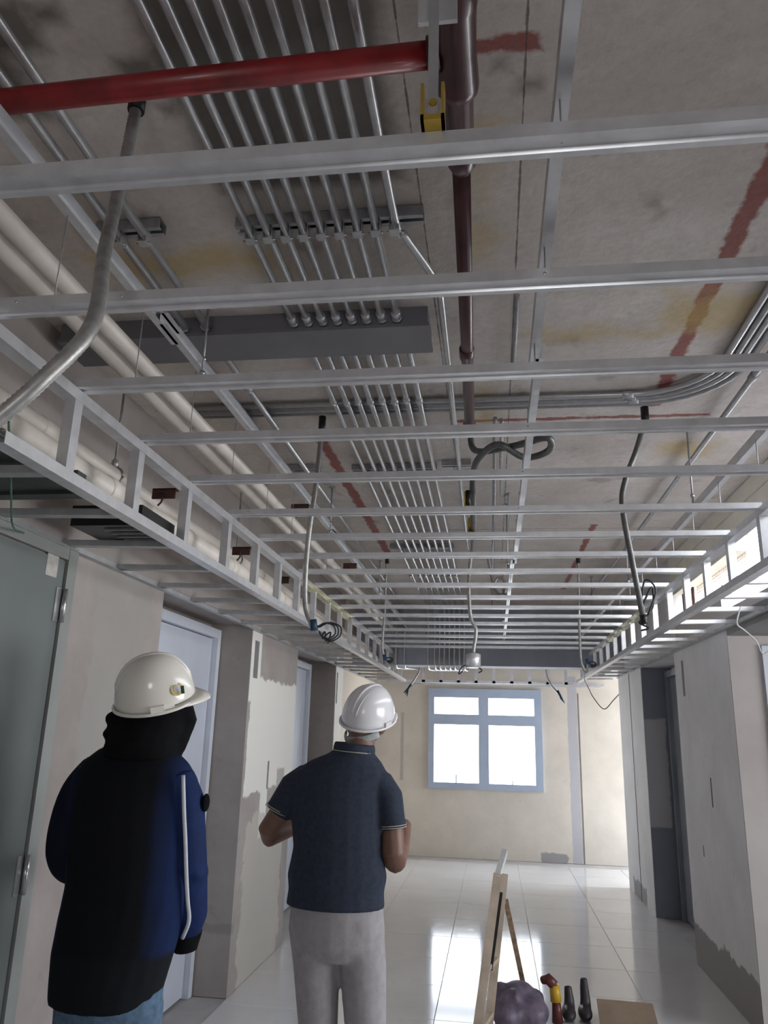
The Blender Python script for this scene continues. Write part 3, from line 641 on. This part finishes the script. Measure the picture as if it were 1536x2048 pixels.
# black fan unit above the gray door, dark duct
t = thing('fan_unit', (-1.28, 2.45, 2.14), 'small black fan unit tucked above the left wall angle', 'fan unit')
MB().box(-1.40, -1.15, 2.33, 2.60, 2.135, 2.205).build('housing', 'black', t)
for k in range(4): MB().box(-1.30, -1.17, 2.37+.05*k, 2.376+.05*k, 2.128, 2.136).build('slat', 'emt_dark', t)
for k in range(2): MB().ball((-1.385+.02*k, 2.62, 2.135), .008, 8, 6).build('screw', 'steel', t)
t = thing('dark_duct', (-1.3, 1.95, 2.16), 'dark rectangular duct end at the left edge above the door', 'duct')
MB().box(-1.52, -1.20, 1.55, 1.98, 2.145, 2.20).build('duct', 'boxdark', t)
MB().box(-1.53, -1.19, 1.98, 2.03, 2.135, 2.208).build('flange', 'boxdark', t)
tag(MB().tube(smoothpath([(-1.16, 1.6, 2.2), (-1.3, 1.85, 2.11), (-1.45, 2.1, 2.075), (-1.51, 2.25, 2.09)], 6), .003, 6).build('cable', 'green'), 'thin green wire trailing over the gray door', 'wire')
tag(MB().tube(smoothpath([(1.22, 4.0, 2.14), (1.2, 4.02, 2.06), (1.24, 4.05, 2.03), (1.3, 4.08, 1.98), (1.33, 4.1, 1.92), (1.36, 4.1, 1.93)], 6), .0035, 6).build('cable', 'wirewhite'), 'pale loose wire dangling from the right soffit joists', 'wire')

# ------------------------------------------------------------------ clerestory mesh on the right
t = thing('wire_mesh_panel', (1.5, 4.7, 2.35), 'rusty wire mesh standing in the bright opening above the right wall', 'mesh')
m = MB()
for k in range(52): m.tube([(1.46, 4.6+.022*k, 2.49+.02*math.sin(k*1.7)), (1.46, 4.6+.022*k, 2.56)], .0018, 4)
for z in (2.51, 2.53, 2.55): m.tube([(1.46, 4.6, z), (1.46, 5.75, z)], .0018, 4)
m.build('mesh_wires', 'grid', t)['kind'] = 'stuff'
for k in range(14):
    y = 4.7+.1*k
    MB().tube([(1.40, y, 2.35), (1.402, y+.01, 2.39+.012*(k % 3))], .008, 6).build('bar_end', 'darkconc', t)
for k in range(7):
    MB().tube([(1.44, 5.75+.05*k, 2.35), (1.44, 5.76+.05*k, 2.56)], .009, 6).build('bar', 'rust', t)
t = thing('hanging_fitting', (1.46, 4.15, 2.5), 'dark fitting with a bent bar hanging in the bright right opening', 'fitting')
MB().box(1.44, 1.5, 4.10, 4.28, 2.63, 2.66).tube([(1.47, 4.18, 2.635), (1.47, 4.18, 2.55)], [.03, .024], 10).build('body', 'darkconc', t)
MB().tube([(1.47, 4.08, 2.64), (1.47, 4.06, 2.47), (1.47, 4.24, 2.465), (1.47, 4.26, 2.50)], .004, 6).build('bent_bar', 'emt_dark', t)

# ------------------------------------------------------------------ things on the floor
t = thing('timber_trestle', (.0, 4.6, 0), 'narrow timber trestle with a white top standing on the tiles', 'trestle')
def bar(a, b2, w, d, up=(0, 1, 0)):
    a, b2 = Vector(a), Vector(b2); T = (b2-a).normalized(); U = Vector(up); U = (U-T*U.dot(T)).normalized(); V = T.cross(U)
    m = MB(); vs = [p_+U*d/2*su+V*w/2*sv for p_ in (a, b2) for su, sv in ((-1, -1), (1, -1), (1, 1), (-1, 1))]
    return m.add(vs, [(0, 3, 2, 1), (4, 5, 6, 7), (0, 1, 5, 4), (1, 2, 6, 5), (2, 3, 7, 6), (3, 0, 4, 7)])
bar((-.115, 4.33, .0), (.012, 4.55, .78), .045, .02).build('rail', 'wood', t)
bar((-.05, 4.63, .0), (.048, 4.78, .745), .045, .02).build('rail', 'wood', t)
for f in (.12, .45): 
    a = Vector((-.115, 4.33, 0)).lerp(Vector((.012, 4.55, .78)), f); c_ = Vector((-.05, 4.63, 0)).lerp(Vector((.048, 4.78, .745)), f)
    bar(a, c_, .04, .02, (0, 0, 1)).build('rung', 'wood', t)
bar((.008, 4.54, .76), (.055, 4.86, .85), .03, .03, (0, 0, 1)).build('top_bar', 'woodwhite', t)
bar((-.03, 4.5, .33), (.03, 4.7, .66), .016, .016).build('gap_shade', 'black', t)  # black strip added for the shaded gap between the rails
bar((.175, 5.1, 0), (.055, 4.82, .60), .028, .028).build('brace', 'tapewrap', t)
# sack, handle tool, boots, cardboard
def fuse(name, mb, mat, parent=None, voxel=.008, smooth=6, factor=.5):
    me = mb.mesh(name); o = bpy.data.objects.new(name+'_tmp', me); COL.objects.link(o)
    a = o.modifiers.new('r', 'REMESH'); a.mode = 'VOXEL'; a.voxel_size = voxel; a.use_smooth_shade = True
    if smooth:
        c_ = o.modifiers.new('s', 'SMOOTH'); c_.iterations = smooth; c_.factor = factor
    dg = bpy.context.evaluated_depsgraph_get(); e = o.evaluated_get(dg)
    m2 = bpy.data.meshes.new_from_object(e); m2.name = name
    bpy.data.objects.remove(o); bpy.data.meshes.remove(me)
    for p_ in m2.polygons: p_.use_smooth = True
    return obj(name, m2, mat, parent)
m = MB()
for (x, y, z, a, b2, c_) in ((.09, 4.95, .07, .12, .15, .08), (.18, 4.92, .06, .10, .12, .075), (.05, 4.85, .06, .08, .1, .07), (.12, 4.98, .13, .09, .08, .06), (.2, 5.0, .1, .06, .07, .05), (.02, 4.98, .12, .05, .06, .06)):
    m.ball((x, y-.1, z), (a, b2, c_))
for q in range(26):
    a = random.uniform(0, 6.28); rr = random.uniform(.3, 1)
    m.ball((.11+.13*rr*math.cos(a), 4.83+.12*rr*math.sin(a), random.uniform(.03, .17-.07*rr)), (random.uniform(.02, .05), random.uniform(.02, .05), random.uniform(.02, .045)), 10, 8)
tag(fuse('tool_sack', m, 'sack', None, .012, 4), 'crumpled purple gray sack beside the timber trestle', 'sack')
t = thing('hand_tool', (.27, 4.97, .13), 'maroon tool handle with a yellow collar on the sack', 'tool')
MB().tube([(.25, 4.91, .19), (.28, 4.89, .205), (.315, 4.88, .175)], [.02, .03, .028], 10).build('grip', 'maroonfab', t)
MB().tube([(.313, 4.88, .18), (.32, 4.878, .10)], [.027, .03], 10).build('collar', 'yellow', t)
MB().tube([(.32, 4.878, .11), (.325, 4.875, .0)], [.022, .03], 10).build('base', 'maroonfab', t)
for k, (x, y, h_) in enumerate(((.395, 5.0, .15), (.485, 5.02, .19))):
    m = MB().tube([(x, y, h_), (x+.005, y-.01, .07), (x, y-.03, .04)], [.02, .03, .035], 12); m.ball((x-.005, y-.07, .035), (.04, .09, .035))
    tag(fuse('rubber_boot', m, 'boot', None, .008, 4), ['shorter dark rubber boot right of the sack', 'taller dark rubber boot right of the sack'][k], 'boot', 'pair of boots')
t = thing('cardboard_sheet', (.58, 4.85, 0), 'flat brown cardboard sheet folded up on the tiles', 'cardboard')
bar((.68, 4.62, .0), (.70, 5.0, .09), .30, .006, (0, 0, 1)).build('flap', 'cardboard', t)
MB().box(.53, .83, 4.30, 4.62, .002, .009).build('panel', 'cardboard', t)

# ------------------------------------------------------------------ people
def helmet(parent, c_, yaw, pitch, roll, mat, w=.106, l=.136, h=.128, sticker=False, tilt=0, side=0):
    rot = (Matrix.Rotation(side, 4, 'Y') @ Matrix.Rotation(tilt, 4, 'X') @ Matrix.Rotation(yaw, 4, 'Z') @ Matrix.Rotation(pitch, 4, 'X') @ Matrix.Rotation(roll, 4, 'Y'))
    X = Matrix.Translation(c_) @ rot
    def put(mb): mb.v = [tuple(X @ Vector(v)) for v in mb.v]; return mb
    n, k = 40, 12; m = MB(); vs = []
    def rim(a): 
        fx, fy = math.cos(a), math.sin(a)
        return w*fx, l*fy
    for i in range(k):
        ph = math.pi/2*i/k
        for j in range(n):
            a = 2*math.pi*j/n; rx, ry = rim(a); s = math.cos(ph)**.82
            z = h*math.sin(ph)
            ridge = 1+.022*max(0, math.cos(3*math.asin(max(-1, min(1, s*math.cos(a)))) if 0 else 0)) 
            vs.append((rx*s, ry*s, z))
    vs.append((0, 0, h*1.0)); fs = [(i*n+j, i*n+(j+1) % n, (i+1)*n+(j+1) % n, (i+1)*n+j) for i in range(k-1) for j in range(n)]
    fs += [((k-1)*n+j, (k-1)*n+(j+1) % n, k*n) for j in range(n)]
    m.add(vs, fs, True); sh = put(m).build('helmet', mat, parent)
    so = sh.modifiers.new('t', 'SOLIDIFY'); so.thickness = .003; so.offset = -1
    sh['label'] = 'white safety helmet'
    # rolled rim, front peak, crown ridges
    pts = [Vector((rim(2*math.pi*j/n)[0]*1.03, rim(2*math.pi*j/n)[1]*1.03, -.002)) for j in range(n+1)]
    put(MB().tube(pts, (.006), 6, False)).build('rim', mat, sh)
    m = MB(); vs = []
    A = [R(25)+R(130)*q/16 for q in range(17)]
    for a in A:
        e = math.sin((a-R(25))/R(130)*math.pi)
        x, y = rim(a)
        vs += [(x*1.0, y*1.0, .012), (x*(1+.05*e), y*(1+.36*e), -.012*e), (x*(1+.05*e), y*(1+.36*e), -.018*e-.002), (x*.99, y*.99, -.004)]
    fs = []
    for q in range(16):
        for r_ in range(4): fs.append((q*4+r_, q*4+(r_+1) % 4, (q+1)*4+(r_+1) % 4, (q+1)*4+r_))
    m.add(vs, fs, True); put(m).build('peak', mat, sh)
    for off, hh in ((-.028, .006), (0, .009), (.028, .006)):
        P = []
        for q in range(15):
            ph = R(20)+R(140)*q/14
            z = h*math.sin(ph); yy = l*math.cos(ph)*abs(math.cos(ph))**(-.18) if abs(math.cos(ph)) > 1e-3 else 0
            P.append((off*(1-.3*abs(math.cos(ph))), yy*.97, z*(1-.5*(off/w)**2)-.004))
        put(MB().tube(P, [hh*.4]+[hh]*13+[hh*.4], 8)).build('ridge', mat, sh)
    put(MB().box(-w-.006, -w+.004, -.02, .02, -.006, .022)).build('side_slot', mat, sh); put(MB().box(w-.004, w+.006, -.02, .02, -.006, .022)).build('side_slot', mat, sh)
    if sticker:
        for rr, mt_, dz in ((.021, 'gold', 0), (.012, 'stripe', .0012)):
            a = R(33); q = Vector((w*math.cos(a)*.93, l*math.sin(a)*.93, .055)); nn = Vector((math.cos(a)/w, math.sin(a)/l, 4.2)).normalized()
            put(MB().tube([q+nn*(.001+dz), q+nn*(.0035+dz)], rr, 16)).build('sticker', mt_, sh)
        put(MB().box(q.x+.012, q.x+.016, q.y+.012, q.y+.022, q.z-.012, q.z+.012)).build('mark', 'ink', sh)
    return sh
def hand(m, wr_, d, side, curl=.5):
    """palm, four fingers and a thumb grown from the wrist along d"""
    wr_ = Vector(wr_); d = Vector(d).normalized(); up = Vector((0, 0, 1)); s = d.cross(up).normalized()*side; nrm = s.cross(d).normalized()
    if nrm.z > 0: nrm = -nrm
    m.tube([wr_, wr_+d*.04, wr_+d*.085], [(.024, .03), (.018, .042), (.015, .042)], 12)
    for q, (ln, o) in enumerate(((.066, -.031), (.076, -.010), (.072, .011), (.056, .031))):
        a = wr_+d*.08+s*o; b2 = a+d*ln*.45+nrm*ln*.1*curl; c_ = b2+d*ln*.3+nrm*ln*.3*curl; e = c_+d*ln*.15+nrm*ln*.3*curl
        m.tube([a, b2, c_, e], [.0095, .009, .008, .006], 8)
    a = wr_+d*.03-s*.03
    m.tube([a, a-s*.025+d*.025, a-s*.03+d*.055+nrm*.01], [.013, .011, .008], 8)

# --- the man in the polo shirt
G = (-.63, 3.31, 0)
body = MB()
body.rings([(-.632, 3.32, .84, .165, .105), (-.63, 3.32, .95, .155, .10), (-.63, 3.31, 1.12, .165, .10), (-.64, 3.31, 1.28, .165, .09), (-.62, 3.31, 1.345, .12, .075), (-.585, 3.315, 1.41, .075, .068)])
body.tube([(-.575, 3.315, 1.36), (-.553, 3.325, 1.44), (-.545, 3.345, 1.53)], [(.065, .068), (.06, .063), (.058, .06)], 14)
hr = Matrix.Rotation(R(-25), 3, 'Z') @ Matrix.Rotation(R(14), 3, 'X')
body.ball((-.537, 3.37, 1.575), (.074, .095, .112), 18, 12, hr)
def hp(x, y, z): return Vector((-.537, 3.37, 1.575)) + hr @ Vector((x, y, z))
body.ball(hp(0, .092, -.02), (.014, .022, .022)); body.ball(hp(0, .07, -.085), (.035, .03, .03)); body.ball(hp(0, .088, -.06), (.026, .012, .012))
for s in (-1, 1): body.ball(hp(s*.076, -.005, -.02), (.010, .022, .034))
body.tube([(-.765, 3.31, 1.28), (-.885, 3.32, 1.16), (-.932, 3.325, 1.09), (-.93, 3.345, 1.065), (-.88, 3.44, 1.085), (-.80, 3.55, 1.12)], [.045, .045, .042, .041, .037, .027], 12)
body.tube([(-.475, 3.31, 1.27), (-.41, 3.31, 1.14), (-.402, 3.305, 1.03), (-.398, 3.32, 1.0), (-.39, 3.42, 1.03), (-.385, 3.56, 1.10)], [.043, .045, .048, .047, .038, .028], 12)
hand(body, (-.80, 3.55, 1.12), (.5, .85, .12), -1, .8); hand(body, (-.385, 3.56, 1.10), (-.35, .9, .2), 1, .8)
body.tube([(-.70, 3.32, .86), (-.69, 3.325, .7), (-.685, 3.31, .46), (-.683, 3.32, .3), (-.682, 3.33, .06)], [.09, .078, .055, .05, .035], 12)
body.tube([(-.55, 3.32, .86), (-.525, 3.325, .7), (-.50, 3.31, .46), (-.497, 3.32, .3), (-.495, 3.33, .06)], [.09, .078, .055, .05, .035], 12)
man = fuse('person', body, 'skin', None, .0065, 5)
tag(man, 'person in a navy polo and gray trousers looking up, white helmet', 'person', 'people inspecting the ceiling')
for s in (-1, 1): MB().ball(hp(s*.03, .088, .0), (.012, .007, .008), 10, 8).build('eye', 'stripe', man)
m = MB(); m.rings([(-.633, 3.315, .825, .20, .13), (-.632, 3.318, .885, .194, .126), (-.63, 3.315, .94, .203, .13), (-.63, 3.315, .985, .194, .123), (-.628, 3.31, 1.04, .186, .118), (-.635, 3.31, 1.14, .193, .12), (-.643, 3.31, 1.25, .203, .122), (-.632, 3.31, 1.325, .202, .115), (-.61, 3.31, 1.375, .15, .10), (-.588, 3.315, 1.405, .098, .088), (-.575, 3.318, 1.43, .078, .078)])
m.tube([(-.765, 3.31, 1.305), (-.825, 3.315, 1.265), (-.89, 3.32, 1.163)], [.062, .064, .057], 16)
m.tube([(-.475, 3.31, 1.30), (-.43, 3.31, 1.24), (-.408, 3.308, 1.12)], [.062, .062, .055], 16)
shirt = fuse('polo_shirt', m, 'polo', man, .008, 5); shirt['label'] = 'navy polo shirt with cream trim'
m = MB(); m.tube([(-.578+.082*math.cos(a*math.pi/12), 3.318+.08*math.sin(a*math.pi/12), 1.425+.006*math.cos(a*math.pi/12)*-1) for a in range(25)], [(.022, .006)]*25, 8, False)
m.build('collar', 'polo', shirt)
m = MB()
for dz, rr in ((-.012, .087), (-.004, .087)):
    m.tube([(-.58+rr*math.cos(a*math.pi/12), 3.318+rr*math.sin(a*math.pi/12), 1.418+dz-.006*math.cos(a*math.pi/12)) for a in range(25)], .0018, 6, False)
m.build('collar_trim', 'trim', shirt)
def cuff(mb, c_, d, r):
    c_ = Vector(c_); d = Vector(d).normalized(); u = d.cross(Vector((0, 1, 0))).normalized(); v = d.cross(u)
    for o in (0, -.008):
        mb.tube([c_+d*o+u*r*math.cos(a*math.pi/12)+v*r*math.sin(a*math.pi/12) for a in range(25)], .0018, 6, False)
    return mb
cuff(MB(), (-.888, 3.32, 1.172), (-.4, 0, -.9), .0585).build('sleeve_trim', 'trim', shirt)
cuff(MB(), (-.409, 3.308, 1.128), (.1, 0, -1), .0565).build('sleeve_trim', 'trim', shirt)
m = MB(); m.rings([(-.628, 3.32, .90, .18, .118), (-.627, 3.322, .82, .188, .125), (-.625, 3.325, .74, .194, .135), (-.622, 3.32, .69, .18, .12), (-.618, 3.32, .64, .14, .09)])
for x in (-.71, -.54): m.ball((x, 3.29, .765), (.09, .082, .09))
m.tube([(-.715, 3.325, .74), (-.70, 3.325, .62), (-.682, 3.315, .42), (-.68, 3.325, .25), (-.68, 3.33, .05)], [(.10, .10), .092, .077, .072, .07], 18)
m.tube([(-.535, 3.325, .74), (-.515, 3.325, .62), (-.497, 3.315, .42), (-.495, 3.325, .25), (-.495, 3.33, .05)], [(.10, .10), .092, .08, .074, .07], 18)
tr = fuse('trousers', m, 'trouser', man, .008, 5); tr['label'] = 'pale gray trousers'
for x in (-.685, -.49):
    m = MB().ball((x, 3.36, .045), (.048, .07, .045)); m.ball((x, 3.44, .035), (.045, .09, .035)); m.box(x-.042, x+.042, 3.3, 3.52, .0, .02)
    fuse('shoe', m, 'boot', man, .007, 3)
m = MB().ball(hp(0, -.03, -.03), (.079, .078, .102), 16, 10, hr); m.ball(hp(0, -.055, -.10), (.05, .045, .03), 12, 8, hr); fuse('hair', m, 'hair', man, .007, 1)
hm = helmet(man, (-.533, 3.375, 1.548), R(-25), R(4), R(0), 'helmet2', .104, .132, .148, False, R(20), R(9))
P = []
for q in range(13):
    a = R(200)+R(140)*q/12; P.append(hp(.088*math.cos(a), .112*math.sin(a)-.012, -.078-.012*math.sin(R(180)*q/12)))
MB().tube(P, [(.016, .004)]*13, 8).build('headband', 'webbing', hm)
MB().tube([hp(-.09, .03, .05), hp(-.115, .045, .05), hp(-.118, .03, .03)], .006, 6).build('clip', 'black', hm)

# --- the person in the dark jacket
body = MB()
body.rings([(-1.10, 2.36, .80, .15, .10), (-1.08, 2.36, .95, .14, .10), (-1.08, 2.36, 1.15, .15, .10), (-1.085, 2.36, 1.30, .155, .095), (-1.08, 2.36, 1.38, .11, .08), (-1.07, 2.365, 1.42, .065, .06)])
body.tube([(-1.07, 2.365, 1.38), (-1.06, 2.375, 1.5)], .055, 12)
hr1 = Matrix.Rotation(R(-58), 3, 'Z') @ Matrix.Rotation(R(16), 3, 'X')
HC = Vector((-1.05, 2.385, 1.57))
body.ball(HC, (.072, .092, .11), 18, 12, hr1)
def h1(x, y, z): return HC + hr1 @ Vector((x, y, z))
body.ball(h1(0, .092, -.02), (.013, .02, .02)); body.ball(h1(0, .068, -.085), (.033, .03, .028)); body.ball(h1(0, .086, -.058), (.024, .012, .011))
body.tube([(-1.24, 2.36, 1.32), (-1.275, 2.37, 1.13), (-1.27, 2.42, 1.10), (-1.16, 2.58, 1.06)], [.05, .043, .041, .026], 12)
body.tube([(-.93, 2.36, 1.32), (-.905, 2.37, 1.1), (-.915, 2.43, .97), (-.955, 2.45, .92)], [.05, .043, .03, .026], 12)
hand(body, (-1.16, 2.58, 1.06), (.7, .7, -.05), -1, .8); hand(body, (-.955, 2.45, .92), (-.75, .3, -.55), 1, .8)
body.tube([(-1.17, 2.36, .82), (-1.165, 2.36, .62), (-1.16, 2.35, .44), (-1.16, 2.37, .05)], [.085, .075, .052, .034], 12)
body.tube([(-1.03, 2.36, .82), (-1.02, 2.36, .62), (-1.015, 2.35, .44), (-1.015, 2.37, .05)], [.085, .075, .052, .034], 12)
wom = fuse('person', body, 'skin', None, .0065, 5)
tag(wom, 'person in a dark blue jacket, black headscarf and white helmet by the left wall', 'person', 'people inspecting the ceiling')
for s in (-1, 1): MB().ball(h1(s*.028, .085, .0), (.012, .007, .008), 10, 8).build('eye', 'stripe', wom)
b = NB('jacket_fabric'); b.pos()
sp = b.n('ShaderNodeSeparateXYZ'); b.link(b.pos(), sp.inputs[0])
k1 = b.box(-1.10, .15, 1.15, .55, 'XZ', .02, 5, .03)
c = b.mix(k1, (.006, .018, .075), (.004, .0045, .007)); k2 = b.box(-1.1, .4, .8, .075, 'XZ', .01, 5, .01)
c = b.mix(k2, c, (.006, .007, .010)); b.bump(b.noise(18, 3), .25, .01)
M['jacket'] = b.fin(c, .8, 0, .2)
M['jacket_shade'] = simple('shaded_navy_fabric', (.0045, .007, .018), .8, 0, .2, 20, .2, .2)  # left sleeve: shade of the unlit side put into the colour
m = MB(); m.rings([(-1.11, 2.365, .735, .160, .125), (-1.108, 2.365, .78, .166, .13), (-1.10, 2.365, .86, .178, .135), (-1.085, 2.365, .95, .185, .14), (-1.07, 2.365, 1.04, .19, .145), (-1.075, 2.365, 1.15, .198, .145), (-1.087, 2.365, 1.27, .205, .14), (-1.092, 2.365, 1.345, .20, .12), (-1.09, 2.365, 1.39, .165, .10), (-1.09, 2.365, 1.425, .12, .085), (-1.07, 2.365, 1.45, .08, .07)])
jk = fuse('jacket', m, 'jacket', wom, .009, 6); jk['label'] = 'black jacket with royal blue sides'
m = MB().tube(smoothpath([(-1.20, 2.36, 1.36), (-1.255, 2.36, 1.29), (-1.28, 2.365, 1.19), (-1.282, 2.38, 1.11), (-1.265, 2.43, 1.08), (-1.2, 2.54, 1.07)], 4), [.064]*6+[.064]*6+[.062]*5+[.054]*4, 16); s1 = fuse('sleeve', m, 'jacket_shade', jk, .008, 8)
m = MB().tube([(-.965, 2.355, 1.345), (-.93, 2.355, 1.28), (-.905, 2.36, 1.12), (-.905, 2.385, 1.06), (-.908, 2.43, .96), (-.922, 2.455, .905)], [.066, .068, .064, .062, .058, .045], 16); m.ball((-.86, 2.37, 1.085), (.022, .05, .022)); s2 = fuse('sleeve', m, 'sleeve', jk, .008, 5)
P = [(-.905, 2.285, 1.36), (-.893, 2.287, 1.26), (-.884, 2.295, 1.18), (-.876, 2.305, 1.09), (-.873, 2.325, 1.02), (-.877, 2.36, .96), (-.905, 2.395, .905)]
MB().tube(smoothpath(P, 5), [(.006, .0055)]*31, 8).build('stripe', 'stripe', jk)
MB().ball((-.856, 2.36, 1.28), (.009, .024, .026), 10, 8).build('sleeve_patch', 'hood', jk)
MB().tube([(-.93, 2.43, .93), (-.918, 2.45, .895), (-.915, 2.455, .86)], [.03, .052, .035], 12).build('cuff', 'hood', jk)
m = MB().rings([(-1.08, 2.365, 1.395, .125, .108), (-1.075, 2.365, 1.42, .122, .112), (-1.07, 2.365, 1.45, .116, .115), (-1.062, 2.375, 1.495, .118, .112), (-1.055, 2.38, 1.53, .108, .092), (-1.05, 2.385, 1.57, .092, .088), (-1.05, 2.385, 1.63, .08, .085), (-1.05, 2.385, 1.66, .05, .05)])
m.tube([(-.985, 2.40, 1.58), (-.968, 2.40, 1.52), (-.985, 2.385, 1.44), (-1.01, 2.38, 1.40)], [.035, .045, .04, .03], 12); m.ball((-1.165, 2.35, 1.515), (.03, .05, .025)); m.ball((-1.168, 2.35, 1.47), (.03, .05, .02))
fuse('headscarf', m, 'hood', wom, .008, 3)
m = MB().rings([(-1.095, 2.365, .84, .155, .115), (-1.093, 2.365, .75, .15, .115), (-1.09, 2.36, .68, .145, .11)])
m.tube([(-1.165, 2.36, .74), (-1.16, 2.36, .6), (-1.16, 2.35, .44), (-1.16, 2.37, .06)], [.085, .08, .068, .062], 16); m.tube([(-1.02, 2.36, .74), (-1.015, 2.36, .6), (-1.015, 2.35, .44), (-1.015, 2.37, .06)], [.085, .08, .068, .062], 16)
fuse('jeans', m, 'denim', wom, .008, 5)
for x in (-1.16, -1.015):
    m = MB().ball((x, 2.39, .045), (.045, .065, .045)); m.ball((x, 2.46, .035), (.042, .085, .035)); m.box(x-.04, x+.04, 2.33, 2.54, .0, .02)
    fuse('shoe', m, 'boot', wom, .007, 3)
helmet(wom, (-1.055, 2.378, 1.575), R(-62), R(4), R(0), 'helmet', .108, .124, .152, True, R(24), R(2))
